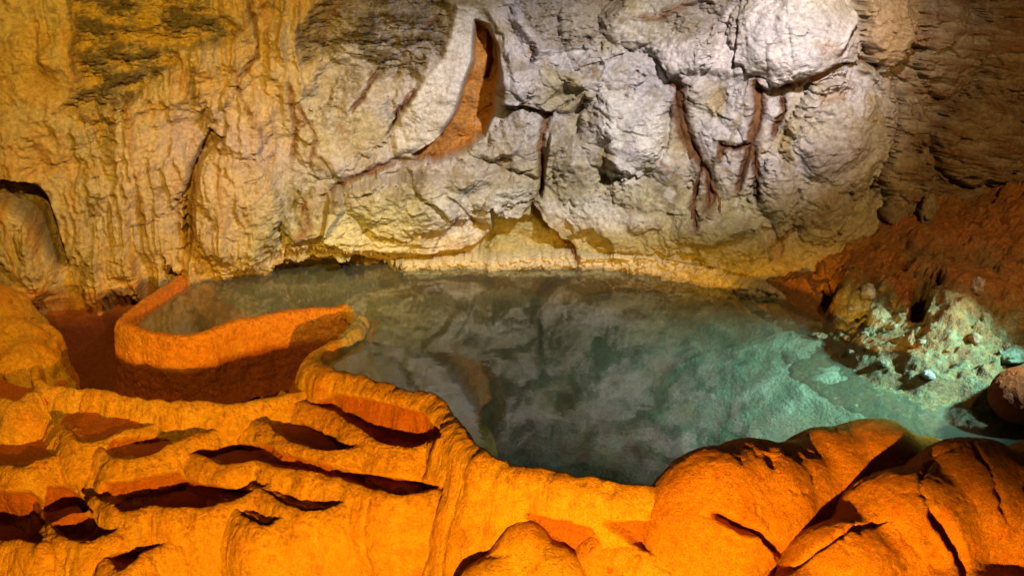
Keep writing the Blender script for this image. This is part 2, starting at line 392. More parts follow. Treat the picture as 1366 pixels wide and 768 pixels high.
        c = mix(c, ochre, np.clip(left*(0.30 + 0.7*sstep(-.3, .5, n5 + 0.6*flut)), 0, 1)*0.85)
        c = mix(c, (.52,.36,.20), left*A([(140,190),(240,140),(330,120),(400,190),(420,250),(330,330),(160,310)], 26)*0.7)
        c = mix(c, (.46,.34,.29), A([(215,150),(270,140),(345,170),(385,210),(330,240),(290,180),(215,230)], 16)*0.6)
        c = mix(c, (.44,.42,.14), np.clip(centre*sstep(225, 290, V)*sstep(-.2, .4, n5)*0.75, 0, 1))
        c = mix(c, grey, np.clip(centre*sstep(0.0, 0.5, n6)*0.55, 0, 1))
        c = mix(c, (.24,.18,.075), np.clip(centre*sstep(0.02, 0.40, n5 + 0.5*pit)*0.75*(1-slab)*(1-.7*bulge), 0, 1))
        c = mix(c, (.30,.20,.06), np.clip(centre*sstep(0.08, 0.40, -n5 + 0.6*n6)*0.6*(1-slab)*(1-bulge), 0, 1))
        c = mix(c, (.34,.15,.035), np.clip((1-right)*sstep(.24, .5, n6 + .35*pit)*.55*(1-slab), 0, 1))
        c = mix(c, (.15,.11,.045), np.clip((1-right)*(.35 + .65*centre)*sstep(.14, .42, n5 - .35*pit)*.7*(1-slab)*(1-.8*bulge), 0, 1))
        c = mix(c, (.36,.16,.03), np.clip(left*sstep(.12, .45, flut + .4*n6)*.6, 0, 1)); c = mix(c, (.14,.10,.04), np.clip(left*sstep(.22, .5, n6 - .3*flut)*.55, 0, 1))
        c = mix(c, (.62,.57,.50), np.clip(centre*sstep(.12, .45, -pit + .5*n5)*.6, 0, 1))
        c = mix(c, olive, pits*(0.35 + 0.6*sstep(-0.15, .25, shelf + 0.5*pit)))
        c = mix(c, (.56,.36,.05), pitA*sstep(.05, -.25, shelf + .4*pit)*0.85)
        c = mix(c, (.30,.24,.17), np.clip((pitC + pitD)*0.5, 0, 1))
        c = mix(c, (.62,.58,.55), slab*0.9); c = mix(c, (.64,.56,.54), np.clip(bulge*sstep(.3, -.2, mid)*0.85, 0, 1))
        c = mix(c, (.72,.68,.62), dome*sstep(-.4, .2, mid)*0.8)
        c = mix(c, (.36,.29,.13), np.clip(noseM*sstep(700, 740, U)*.7, 0, 1))
        c = mix(c, white, np.clip(plA*A([(575,262),(700,250),(712,285),(657,290),(640,318),(575,330)], 12)*.8, 0, 1))
        c = mix(c, (.66,.62,.34), np.clip(plA*A([(430,285),(560,270),(560,336),(430,336)], 12)*.7, 0, 1))
        c = mix(c, white, np.clip(plB*A([(722,270),(800,262),(870,300),(775,325),(741,305)], 12)*.75, 0, 1))
        c = mix(c, (.40,.36,.15), np.clip(plB*sstep(295, 318, V)*.9 + rec, 0, 1)*.9)
        c = mix(c, (.64,.58,.36), rim*0.9)
        c = mix(c, (.30,.22,.09), rim*sstep(.1, .45, fine + .5*n6)*0.5)
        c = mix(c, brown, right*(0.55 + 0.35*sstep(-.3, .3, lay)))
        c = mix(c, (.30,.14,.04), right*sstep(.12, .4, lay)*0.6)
        c = mix(c, (.36,.22,.09), A([(1145,-10),(1230,-10),(1225,60),(1190,95),(1140,80)], 14)*.8)
        c = mix(c, (.50,.21,.03), chute*0.97)
        for poly, wd, a in [([(258,222),(256,270),(254,338)], 6, .95), ([(270,196),(285,182),(300,188)], 6, .8), ([(268,192),(246,262)], 3, .8),
            ([(385,105),(395,175),(388,222)], 5, .85), ([(398,140),(422,186),(414,222)], 3.5, .9), ([(467,150),(485,125),(504,94)], 4.5, .95),
            ([(514,180),(530,150),(558,120)], 4, .95), ([(440,252),(480,235),(530,213)], 5, .9), ([(735,150),(724,180),(722,258)], 4.5, .9),
            ([(712,262),(722,290),(742,312),(762,327),(771,350)], 5, .98), ([(595,262),(620,282),(645,303)], 2.5, .8), ([(578,328),(614,288)], 2, .7),  # first stroke paints dark red shade along the plate's edge
            ([(1025,122),(1080,106),(1120,86),(1150,80)], 6, .9), ([(1190,110),(1199,150),(1196,182),(1176,222),(1160,282)], 4, .8),
            ([(850,24),(880,22),(925,0)], 6, .8), ([(334,-5),(340,40),(342,75),(320,104)], 4, .8), ([(312,85),(320,130),(345,170),(354,190)], 5, .6),
            ([(405,262),(412,300),(395,325)], 8, .75), ([(670,140),(735,152)], 3, .6), ([(550,212),(590,208)], 4, .8), ([(555,60),(590,10)], 4, .6),
            ([(430,60),(440,20),(470,0)], 5, .5), ([(240,262),(236,320)], 3, .5), ([(100,60),(98,110),(86,140)], 5, .5), ([(875,215),(905,235)], 3, .5)]:
            c = mix(c, rust, st(poly, wd)*a)
        c = mix(c, (.55,.30,.06), cf*sstep(.3, -.4, flut2)*sstep(318, 345, V)*0.8)
        c = mix(c, olive, np.clip(st([(395,250),(430,230),(455,265),(420,290),(385,310)], 14)*sstep(-.1, .3, pit)*.8, 0, 1))
        c = mix(c, (.12,.08,.03), lefthole*.7 + cave*.6)  # shade under the arch and in the water slot, painted dark
        c = mix(c, (.50,.19,.025), A([(20,384),(110,392),(200,374),(215,384),(200,440),(20,440)], 5)*.9)
        c = mix(c, (.5,.42,.30), f3[...]*0 + 0.35*sstep(.1, .5, fine)*centre)
        for poly, wd in [([(896,113),(905,118),(908,142),(915,180),(930,208),(944,228),(948,255),(948,285)], 8), ([(936,215),(930,245),(926,275),(929,308)], 4),
            ([(1010,104),(1012,125),(1012,150),(1006,172),(1000,192)], 9), ([(998,192),(984,198),(964,194),(960,215)], 4), ([(1002,192),(996,218),(984,255)], 4), ([(1008,195),(1010,225),(1012,275)], 3.5),
            ([(1044,128),(1045,150),(1036,165),(1031,185)], 4), ([(890,112),(912,116)], 6)]:
            c = mix(c, (.13,.048,.012), np.clip(1.6*st(poly, 1.45*wd), 0, 1)*.92)
        wet = sstep(.030, .012, Z0 + .008*fine)*(1-rim*.4); c = mix(c, (.16,.11,.05), wet*.6)
        return D, c
    D = features(U, V)
    for _ in range(2):
        U1, V1 = project(X0 + NXg*D, Y0 + NYg*D, Z0)
        last = _ == 1
        r = features(U1, V1, last)
        D = r[0] if last else r
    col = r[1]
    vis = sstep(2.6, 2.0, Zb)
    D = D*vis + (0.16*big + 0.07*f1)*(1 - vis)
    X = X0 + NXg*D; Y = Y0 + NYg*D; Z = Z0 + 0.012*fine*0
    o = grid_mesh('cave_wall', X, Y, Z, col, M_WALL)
    tag(o, 'tall cave wall of cream, lavender and ochre limestone behind the pool', 'wall', kind='structure')
    u, v = project(X, Y, Z)
    return dict(X=X, Y=Y, Z=Z, U=u, V=v, N=normals(X, Y, Z))
WALL = build_wall()
def wall_at(u, v):
    d = (WALL['U']-u)**2 + (WALL['V']-v)**2
    i = np.unravel_index(np.argmin(d), d.shape)
    n = WALL['N'][i].copy()
    if n[1] > 0: n = -n
    return np.array([WALL['X'][i], WALL['Y'][i], WALL['Z'][i]]), n

# =================================================================== POOL BED, BANK, WATER, FLOOR
SHORE = [on_z(*p)[:2] for p in [(985,376),(1050,400),(1086,426),(1090,450),(1112,482),(1160,510),(1225,533),(1310,549),(1420,562),(1600,590)]]
def shore_sd(X, Y):
    C, _ = spline(SHORE, 60)
    d, t, s = seg_d(X, Y, C)
    return np.where(s > 0, d, -d)
def build_bank():
    xs = np.linspace(1.0, 4.9, 470); ys = np.concatenate([np.linspace(2.6, 3.6, 90)[:-1], np.linspace(3.6, 6.3, 400)])
    Y, X = np.meshgrid(ys, xs, indexing='ij')
    wob = 0.10*fbm(X, Y, 0*X, 2.5, 3)
    sd = shore_sd(X, Y) + wob
    H = np.where(sd > 0, 0.04*sstep(0, .12, sd) + 0.50*sd, 0.26*sd - 0.8*np.clip(-sd - .22, 0, 9))
    H = H - 0.16*np.clip(sd - 0.7, 0, 9)
    n1 = fbm(X, Y, H, 3, 4); n2 = fbm(X, Y, H, 14, 4, .6); r1 = fbm(X, Y, H, 7, 4, ridged=True)
    f1, e1 = facets(X, Y, H*1.5, 4.5, 21); f2, e2 = facets(X, Y, H*1.5, 13, 22); f3, e3 = facets(X, Y, H*1.5, 34, 23)
    lay = fbm(X*0.35 + 0.3*n1, Y*0.5, H*3.5, 7, 4)
    up = sstep(0.0, 0.15, sd)
    H = H + up*(0.11*n1 + 0.045*f1 + 0.008*f2 + 0.004*f3 + 0.055*lay + .028*n2) + (1-up)*(0.04*n1 + 0.02*n2)
    led = H/.085 + 1.2*n1 + .5*n2; tri = led - np.floor(led)
    H = H + up*sstep(.12, .4, H)*.05*(sstep(0, .75, tri) - tri)
    U, V = project(X, Y, H)
    P = Paint(U, V); W = (8*n1 + 5*n2, 8*r1 + 5*n2)
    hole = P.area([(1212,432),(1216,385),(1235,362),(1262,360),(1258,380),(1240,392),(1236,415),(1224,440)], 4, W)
    H = H - 0.16*hole - 0.10*P.area([(1095,400),(1112,378),(1125,385),(1118,410),(1100,418)], 3, W)
    H = H + 0.12*P.area([(1120,375),(1150,380),(1160,410),(1140,425),(1110,420)], 10, W)
    H = H + 0.05*P.area([(1225,400),(1290,380),(1305,430),(1270,470),(1215,455)], 14, W)
    ruston = (.50,.18,.028)
    c = np.zeros(X.shape + (3,)) + np.array((.34,.16,.045))
    c = mix(c, ruston, sstep(-.3, .35, n1 + .5*r1)*.85)
    c = mix(c, (.44,.27,.10), sstep(.1, .45, lay)*.75)
    c = mix(c, (.12,.045,.015), sstep(-.15, -.5, lay)*.8)
    low = sstep(0.48, 0.20, H + .10*n1)*sstep(-1, .05, 1+sd)
    low = np.clip(low*1.0, 0, 1)
    grn = (.20,.22,.09)
    c = mix(c, grn, low*(0.55 + .4*sstep(-.3, .3, n2)))
    c = mix(c, (.32,.35,.20), low*sstep(.10, .4, f3*.3 + n2)*.7)
    c = mix(c, (.40,.20,.05), low*sstep(.15, .45, n1 - .4*n2)*.6)
    c = mix(c, (.16,.10,.035), low*sstep(.15, .5, -n2 + .3*f3)*.8)
    c = mix(c, (.50,.19,.028), P.area([(1028,368),(1110,328),(1200,325),(1215,378),(1135,382),(1108,425),(1085,432),(1040,398)], 12, W)*.8)
    c = mix(c, (.40,.12,.02), P.area([(1190,375),(1222,378),(1220,420),(1205,425)], 6, W)*.9)
    c = mix(c, (.50,.50,.28), P.area([(1125,418),(1205,412),(1205,440),(1120,440)], 8, W)*.8)
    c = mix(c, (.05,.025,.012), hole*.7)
    o = grid_mesh('rock_bank', X, Y, H, c, M_BANK)
    tag(o, 'rough rust and green stained rock bank sloping down into the pool', 'bank', kind='structure')
    u, v = project(X, Y, H)
    return dict(X=X, Y=Y, Z=H, U=u, V=v)
BANK = build_bank()
def bank_at(u, v):
    d = (BANK['U']-u)**2 + (BANK['V']-v)**2
    near = np.where(d < max(9.0, d.min()*1.5), BANK['Y'], 1e9)
    i = np.unravel_index(np.argmin(near), d.shape)
    return np.array([BANK['X'][i], BANK['Y'][i], BANK['Z'][i]])

def build_bed():
    xs = np.linspace(-3.6, 3.4, 330); ys = np.linspace(2.6, 7.0, 220)
    Y, X = np.meshgrid(ys, xs, indexing='ij')
    n = fbm(X, Y, 0*X, 1.6, 4); n2 = fbm(X, Y, 0*X + 4, 6, 4)
    Z = -0.52 + 0.09*n + 0.03*n2
    c = np.zeros(X.shape + (3,)) + np.array((.11,.10,.055))
    c = mix(c, (.14,.13,.08), sstep(-.2, .4, n + .5*n2)); c = mix(c, (.08,.07,.04), sstep(.1, .5, n2 - .5*n)*.8)
    sd = shore_sd(X, Y) + 0.10*fbm(X, Y, 0*X, 2.5, 3)
    sh = 0.24*sd - 0.012 + .04*n2 + .03*n
    k = 0.10; q = np.clip(.5 + .5*(sh - Z)/k, 0, 1); Z = np.where(sd > .02, Z, Z*(1-q) + sh*q + k*q*(1-q))
    pale = sstep(-1.25, -.1, sd); c = mix(c, (.44,.46,.32), pale*.8); c = mix(c, (.66,.66,.54), pale*sstep(-.05, .35, n2 + .4*n)*.8); c = mix(c, (.26,.26,.15), pale*sstep(.12, .45, -n2)*.6)
    # only under the pool: the part below the terraces sinks away
    Z = Z - 2.0*sstep(0.0, 0.5, 3.55 - 0.25*X - Y)*(X < 0.4)
    tag(grid_mesh('pool_bed', X, Y, Z, c, M_BED), 'dark mottled rock bed under the pool water', 'pool bed', kind='structure')
    xs = np.linspace(-9, 9, 120); ys = np.linspace(-4, 8.5, 90)
    Y, X = np.meshgrid(ys, xs, indexing='ij')
    Z = -1.35 + .12*fbm(X, Y, 0*X, 0.8, 4)
    c = np.zeros(X.shape + (3,)) + np.array((.40,.20,.06))
    tag(grid_mesh('cave_floor', X, Y, Z, c, M_FLOW), 'brown cave floor below the flowstone terraces', 'floor', kind='structure')
build_bed()

# water: a level sheet that ends inside the rims that hold it
DAM_PX = [(275,356),(250,365),(228,376),(204,391),(178,410),(161,426),(168,436),(197,444),(232,449),(266,446),(300,434),(340,424),(390,416),(440,411),(462,409)]
RIM_PX = [(462,407),(476,418),(484,429),(472,444),(447,458),(428,470),(430,484),(452,493),(510,508),(572,524),(597,541),(614,566),(640,594),(672,613),(722,625),(780,636),(840,644),(905,650),(1000,658)]
def build_water():
    pts = [on_z(u, v, 0.052) for u, v in DAM_PX + RIM_PX]
    pts += [np.array(p) for p in [(0.95,3.05,0),(1.9,2.9,0),(4.6,3.0,0),(4.8,6.4,0),(-2.6,6.4,0)]]
    pts = [np.array([p[0], p[1], 0.0]) for p in pts]
    from mathutils.geometry import tessellate_polygon
    tri = tessellate_polygon([[Vector(p) for p in pts]])
    fs = []
    for t in tri:
        A_, B_, C_ = (pts[i] for i in t)
        up = (B_[0]-A_[0])*(C_[1]-A_[1]) - (B_[1]-A_[1])*(C_[0]-A_[0])
        fs.append(tuple(t) if up > 0 else tuple(reversed(t)))
    me = bpy.data.meshes.new('water'); me.from_pydata([tuple(p) for p in pts], [], fs); me.update()
    x = np.array(pts); sh = abs(np.dot(x[:, 0], np.roll(x[:, 1], -1)) - np.dot(x[:, 1], np.roll(x[:, 0], -1)))/2
    print('water area', sh, sum(p.area for p in me.polygons))
    m = bpy.data.materials.new('pool_water'); m.use_nodes = True; nt = m.node_tree; N, L = nt.nodes, nt.links
    for n in list(N): N.remove(n)
    out = N.new('ShaderNodeOutputMaterial'); mx = N.new('ShaderNodeMixShader'); tr = N.new('ShaderNodeBsdfTransparent'); gl = N.new('ShaderNodeBsdfGlossy')
    ge = N.new('ShaderNodeNewGeometry'); dt = N.new('ShaderNodeVectorMath'); dt.operation = 'DOT_PRODUCT'
    L.new(ge.outputs['Incoming'], dt.inputs[0]); L.new(ge.outputs['Normal'], dt.inputs[1])
    def mth(op, a, b=None):
        n = N.new('ShaderNodeMath'); n.operation = op
        for i, v in enumerate((a, b)):
            if v is None: continue
            if isinstance(v, (int, float)): n.inputs[i].default_value = v
            else: L.new(v, n.inputs[i])
        return n.outputs[0]
    fres = mth('ADD', mth('MULTIPLY', mth('POWER', mth('SUBTRACT', 1.0, mth('ABSOLUTE', dt.outputs['Value'])), 5.0), 0.80), 0.20)   # Schlick, same from both sides
    tr.inputs[0].default_value = (.76,.85,.76,1); gl.inputs['Roughness'].default_value = 0.055
    tc = N.new('ShaderNodeTexCoord'); nz = N.new('ShaderNodeTexNoise'); nz.inputs['Scale'].default_value = 7; nz.inputs['Detail'].default_value = 3
    bp = N.new('ShaderNodeBump'); bp.inputs['Distance'].default_value = 0.0018; bp.inputs['Strength'].default_value = 0.6
    L.new(tc.outputs['Object'], nz.inputs['Vector']); L.new(nz.outputs['Fac'], bp.inputs['Height'])
    L.new(bp.outputs[0], gl.inputs['Normal'])
    L.new(fres, mx.inputs[0]); L.new(tr.outputs[0], mx.inputs[1]); L.new(gl.outputs[0], mx.inputs[2]); df = N.new('ShaderNodeBsdfDiffuse'); df.inputs[0].default_value = (.42,.46,.34,1); mx2 = N.new('ShaderNodeMixShader'); mx2.inputs[0].default_value = 0.085
    L.new(mx.outputs[0], mx2.inputs[1]); L.new(df.outputs[0], mx2.inputs[2]); L.new(mx2.outputs[0], out.inputs[0])      # fine silt in the water
    me.materials.append(m)
    tag(link(bpy.data.objects.new('water', me)), 'still dark pool water turning turquoise by the rock bank', 'water', kind='structure')
build_water()

# =================================================================== FLOWSTONE RIMS AND BASINS
YREF_U = [0, 430, 600, 650, 740, 880]; YREF_Y = [3.98, 3.98, 3.78, 3.47, 3.26, 3.16]
def slope_z(u, v):
    """height where the pixel's ray meets the 45 degree fall of the terraces"""
    d = ray(u, v); y0 = np.interp(u, YREF_U, YREF_Y)
    y = (CAM_H + 0.03 + 0.42*y0) / (0.42 - d[2]/d[1])
    return CAM_H + y*d[2]/d[1]
ORA_R = np.array((.80,.27,.014))
YEL, ORA, RED = np.array((.78,.41,.035)), np.array((.74,.27,.02)), np.array((.50,.12,.012))
# hollows stained red below their old water lines, and the pale calcite tip of the main rim
STAIN = [[(133,666),(138,646),(180,641),(240,629),(256,646),(300,653),(336,656),(292,671),(210,676),(169,680)],
 [(257,606),(285,600),(345,590),(365,600),(420,615),(480,632),(586,650),(534,658),(450,637),(375,622),(319,618)],
 [(140,604),(152,582),(200,585),(234,591),(195,605),(161,610)], [(413,541),(450,527),(520,540),(560,552),(588,580),(552,594),(515,590),(478,570)],
 [(364,573),(400,565),(430,578),(460,597),(424,597)], [(-40,660),(40,655),(58,670),(58,724),(-40,720)], [(62,690),(66,650),(95,650),(120,682),(122,719),(92,717)],
 [(702,686),(760,700),(790,706),(800,730),(830,770),(790,772),(740,728),(717,712)], [(826,712),(807,697),(880,698),(880,740),(846,728)],
 [(-40,500),(40,496),(42,524),(22,534),(-40,530)], [(140,746),(160,738),(193,738),(176,754),(157,760)]]
PALE_TIP = [(452,462),(470,430),(470,408),(496,410),(496,450),(470,470)]
def sweep(name, P3, prof, oscale=None, own_px=None, n=260, m=110, lump=0.018, grain=0.0055, flute=0.022, down=0.35, seed=0, tone=0.3, nsm=None, mat=None, back=None):
    """P3: rim line (left to right seen from the front); prof: (out, drop) pairs from the inner foot over the lip down the outer face"""
    C, s = spline(P3, n)
    jit = smooth1(np.stack([perlin(s*11 + seed, 0*s + .3, 0*s), perlin(s*11, 0*s + seed, 0*s + .7), perlin(s*7 + 5, 0*s + seed, 0*s)], 1), 1)
    C = C + jit*np.array([.010, .016, .009])
    T = np.gradient(C[:, :2], axis=0); T /= np.linalg.norm(T, axis=1)[:, None] + 1e-9
    NN = smooth1(np.stack([T[:, 1], -T[:, 0]], 1), nsm if nsm is not None else max(2, n//22)); NN /= np.linalg.norm(NN, axis=1)[:, None] + 1e-9
    pr = np.array(prof, float); pr, q = spline(pr, m)
    o, d = pr[:, 0], pr[:, 1]
    w_ = (down*sstep(0.05, 0.5, d))[None, :]
    nx = NN[:, 0:1]*(1-w_); ny = NN[:, 1:2]*(1-w_) - w_
    l = np.hypot(nx, ny) + 1e-9; k = np.where(o[None, :] > 0, 1/np.maximum(l, .35), 1/np.maximum(l, .35)); nx, ny = nx*k, ny*k
    oo = o[None, :] + 0*nx
    if oscale is not None:
        sc_ = np.interp(np.linspace(0, 1, n), *oscale)[:, None]; sc_ = sc_ + (np.maximum(sc_, .45) - sc_)*sstep(.09, .05, d)[None, :]
        oo = oo*np.where(oo > 0, sc_, 1)
    X = C[:, 0:1] + nx*oo; Y = C[:, 1:2] + ny*oo; Z = C[:, 2:3] - d[None, :] + 0*X
    SS = s[:, None] + 0*X; DD = q[None, :] + 0*X
    Nn = normals(X, Y, Z); Nn *= np.sign((Nn[..., 2].mean()) or 1)
    outer = sstep(-0.02, 0.06, o)[None, :]
    low = fbm(X + seed, Y, Z, 4.5, 3)
    fl = fbm(SS + .02*low, DD*0.10, 0*X + seed, 13, 3, .6)
    gr = fbm(X, Y, Z*0.7, 62, 3, .6); gr2 = fbm(X, Y, Z, 26, 2, .6)
    low2 = fbm(X, Y + seed, Z, 12, 3, .55)
    disp = 1.35*lump*low + .012*low2 + outer*flute*fl*sstep(.0, .12, DD - np.interp(0, o, q)) + grain*gr + grain*0.8*gr2
    # long, barely raised drip tongues down the outer faces
    tong = fbm(SS*1.0, DD*0.05, 0*X + seed + 3, 7, 2)
    disp += outer*0.010*tong*sstep(.05, .3, d)[None, :]
    u0, v0 = project(X, Y, Z); PP = Paint(u0, v0); W = (3*gr2 + 4*low2, 3*gr + 4*low)
    stain = 0*X
    for poly in STAIN:
        if own_px is not None:
            pu, pv = np.array(own_px, float).T; dd_, _, _ = seg_d(pu, pv, list(poly) + [poly[0]])
            if (dd_ < 4).sum() >= 3: continue
        a_ = PP.area(poly, 4, W); stain = np.maximum(stain, a_)
    disp = disp - 0.055*stain*outer
    X = X + Nn[..., 0]*disp; Y = Y + Nn[..., 1]*disp; Z = Z + Nn[..., 2]*disp
    c = YEL*(1-tone) + ORA*tone + np.zeros(X.shape + (3,))
    c = mix(c, ORA, np.clip(.5*sstep(-.1, .5, low) + .25*sstep(.1, .5, fl), 0, 1))
    c = mix(c, (.48,.20,.025), np.clip(outer*sstep(.15, .42, gr2 + .5*gr)*.28, 0, 1)); c = mix(c, (.82,.50,.08), np.clip(outer*sstep(.05, .45, -fl + .4*low2)*.6, 0, 1)); c = mix(c, (.62,.20,.02), np.clip(outer*sstep(.1, .5, low2 + .5*tong)*.55, 0, 1))
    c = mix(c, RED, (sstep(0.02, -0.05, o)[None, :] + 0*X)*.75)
    c = mix(c, (.34,.12,.02), sstep(.08, .4, gr + .4*gr2)*sstep(.14, 0.0, d)[None, :]*.75)
    c = mix(c, RED*.95, stain*.85)
    c = mix(c, (.62,.50,.28), PP.area(PALE_TIP, 4, W)*.9)
    ob = grid_mesh(name, X, Y, Z, c, mat or M_FLOW)
    return ob, C
def profile(depth, L, lip=0.03, steep=0.24, bulge=0.02, inset=0.02):
    """inner wall, rounded lip, then a draped outer face of length L"""
    p = [(-inset-0.05-0.10*depth, depth), (-inset-0.02, depth*0.55), (-inset, lip*1.1), (-inset*0.5, lip*0.25), (0, 0), (lip*0.8, lip*0.22), (lip*1.6, lip)]
    base = lip*1.6
    for f in (.12, .25, .45, .7, 1.0):
        dd = lip + L*f
        p.append((base + steep*L*f + bulge*math.sin(min(1, f*1.4)*math.pi)*0.6, dd))
    return p
def floor_part(C, depth, root, back=0.30, name='floor'):
    T = np.linspace(0, 1, 14)
    X = C[::4, 0][:, None] + 0*T[None, :]; Y = C[::4, 1][:, None] - 0.02 + back*T[None, :]; Z = C[::4, 2][:, None] - depth + 0*X
    Z = Z + 0.010*fbm(X, Y, Z, 9, 3)
    c = np.zeros(X.shape + (3,)) + RED*0.9
    return adopt(grid_mesh(name, X, Y, Z, c, M_FLOW), root)
def basin(name, px, label, depth=0.09, L=0.45, z=None, lip=0.034, steep=0.20, bulge=0.07, ends=(0.22, 0.22), n=230, m=100, tone=0.3, seed=0, group=None, floor=True, dz=0.0, **k):
    pm = max(px, key=lambda p: p[1])
    zr = (slope_z(*pm) if z is None else z) + dz
    P = [on_z(u, v, zr) for u, v in px]
    if ends[0]: P = [P[0] + np.array([-.9*ends[0], ends[0], -.03]), P[0] + np.array([-.4*ends[0], ends[0]*.42, -.004])] + P
    if ends[1]: P = P + [P[-1] + np.array([.4*ends[1], ends[1]*.42, -.004]), P[-1] + np.array([.9*ends[1], ends[1], -.03])]
    c0 = np.mean(P, axis=0)
    root = empty(name, (c0[0], c0[1], zr - depth))
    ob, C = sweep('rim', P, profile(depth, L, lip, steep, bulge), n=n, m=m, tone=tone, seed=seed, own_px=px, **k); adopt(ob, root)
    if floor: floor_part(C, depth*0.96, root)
    tag(root, label, 'rock basin', group)
    return root

# ---- the curved dam that holds the upper pool on the left
def build_dam():
    P = [on_z(u, v, 0.05) for u, v in DAM_PX]
    prof = [(-.16,.60),(-.12,.30),(-.085,.10),(-.065,.025),(-.04,.002),(0,0),(.022,.018),(.034,.07),(.040,.14),(.048,.24),(.06,.33),(.08,.40),(.12,.46)]
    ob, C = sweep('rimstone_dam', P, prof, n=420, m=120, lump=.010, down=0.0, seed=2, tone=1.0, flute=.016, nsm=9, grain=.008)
    
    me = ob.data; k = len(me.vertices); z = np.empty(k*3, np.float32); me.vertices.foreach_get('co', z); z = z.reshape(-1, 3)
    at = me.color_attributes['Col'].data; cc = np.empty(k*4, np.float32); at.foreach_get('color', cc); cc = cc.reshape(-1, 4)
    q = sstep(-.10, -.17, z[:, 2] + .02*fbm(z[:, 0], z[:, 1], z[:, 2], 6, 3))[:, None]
    cc[:, :3] = cc[:, :3]*(1-q) + np.array((.26,.055,.007))*q; at.foreach_set('color', cc.ravel())  # the hollow's shade painted as dark red low on the dam
    tag(ob, 'thin curved orange rimstone dam holding back the pool above the dark basin', 'rock dam')
build_dam()
# ---- the broad main rim along the near edge of the pool
def build_main_rim():
    P = [on_z(u, v, 0.058) for u, v in RIM_PX]
    P = [p - np.array([0, 0.0, 0]) for p in P]
    prof = [(-.10,.62),(-.06,.30),(-.035,.10),(-.02,.03),(0,0),(.035,0.002),(.075,.022),(.105,.065),(.13,.14),(.17,.26),(.24,.42),(.36,.70),(.52,1.1)]
    ob, C = sweep('flowstone_terrace', P, prof, n=560, m=140, lump=.022, down=.25, seed=11, tone=.15, nsm=14, oscale=([0, .11, .15, .20, 1], [.12, .12, .5, 1, 1]))
    tag(ob, 'broad yellow orange flowstone rim curving along the near edge of the pool', 'rock rim')
    kn = [on_z(u, v, 0.045) for u, v in [(447,461),(462,452),(475,443),(483,433),(478,422)]]
build_main_rim()

G = 'terraced flowstone basins below the pool'
FRONT_PX = [(-70,414),(-10,422),(46,430),(76,442),(72,456),(58,472),(50,488),(48,502),(60,512),(84,516),(130,521),(185,531),(240,536),(300,537),(350,531),(400,523),(438,512)]
basin('rimstone_basin', FRONT_PX, 'deep dark empty basin in front of the curved orange dam', depth=.42, L=.75, z=-.07, lip=.034, steep=.24, ends=(0, .2), n=480, m=130, tone=.15, seed=5, group=G, nsm=10, down=.5, floor=False)
def deep_floor():
    root = [o for o in scene.objects if o.get('label', '').startswith('deep dark empty')][0]
    ys, xs = np.linspace(4.0, 5.85, 90), np.linspace(-3.35, -0.95, 110)
    Y, X = np.meshgrid(ys, xs, indexing='ij'); n = fbm(X, Y, 0*X, 4, 4)
    Z = -.42 + .30*sstep(4.75, 5.65, Y + .1*n)*sstep(-1.6, -2.2, X) + .03*n
    c = mix(np.zeros(X.shape + (3,)) + np.array((.13,.024,.004)), (.50,.15,.015), sstep(5.3, 5.62, Y + .2*n))  # shaded floor painted very dark, its lit back strip brighter orange
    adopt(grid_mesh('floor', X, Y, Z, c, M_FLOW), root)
deep_floor()
BAS = [
 ('pocket', [(412,541),(440,549),(478,570),(515,590),(552,594),(585,585)], 'long slanting basin tucked under the broad pool rim', .09, .30, .30),
 ('pocket', [(364,573),(397,590),(424,597),(458,598)], 'short basin between the long slanting one and the longest one', .06, .30, .2),
 ('pocket', [(255,604),(285,615),(319,618),(345,614),(375,622),(412,629),(450,638),(478,646),(534,659),(584,652)], 'longest of the narrow flowstone basins, dented in the middle', .09, .55, .2),
 ('pocket', [(140,603),(161,610),(195,605),(234,591)], 'small lens shaped basin above the wide dark red basin', .08, .34, .15),
 ('pocket', [(132,664),(169,680),(210,676),(255,676),(292,672),(336,656)], 'wide dark red basin with a pointed right end', .11, .50, .15),
 ('pocket', [(360,662),(394,678),(432,679)], 'small shallow basin on the smooth apron below the longest basin', .04, .50, .1),
 ('pocket', [(326,691),(342,698),(358,698)], 'tiny notch basin beside the pointed end of the wide basin', .03, .45, .1),
 ('pocket', [(63,692),(76,711),(98,718),(126,718)], 'square cornered dark basin left of the wide dark red basin', .13, .45, .15),
 ('pocket', [(-30,716),(0,719),(24,720),(44,726),(57,722),(60,700)], 'large rough dark red basin at the foot of the left terraces', .16, .45, .15),
 ('pocket', [(140,744),(157,760),(176,753),(193,738)], 'small triangular basin under the square cornered basin', .07, .45, .15),
 ('pocket', [(-30,527),(0,531),(22,534),(40,523)], 'little dark red basin beside the end of the deep basin rim', .09, .40, .15),
 ('pocket', [(-20,617),(10,620),(34,622)], 'faint shallow basin above the large rough dark red basin', .03, .30, .2),
 ('pocket', [(98,586),(112,591),(128,588)], 'faint nick of a basin beside the small lens shaped basin', .025, .28, .2),
 ('pocket', [(786,704),(807,697),(826,713),(846,728),(885,739)], 'orange basin wedged against the big swollen boulder', .07, .40, .5),
]
for i, (nm, px, lab, dep, L, tone) in enumerate(BAS):
    basin('rimstone_basin', px, lab, ends={(-30,527): (.22, .04), (132,664): (.07, .22)}.get(px[0], (.22, .22)), depth=dep, L=L, tone=tone, seed=20 + 3*i, group=G, n=170 + int(8*len(px)), m=96)

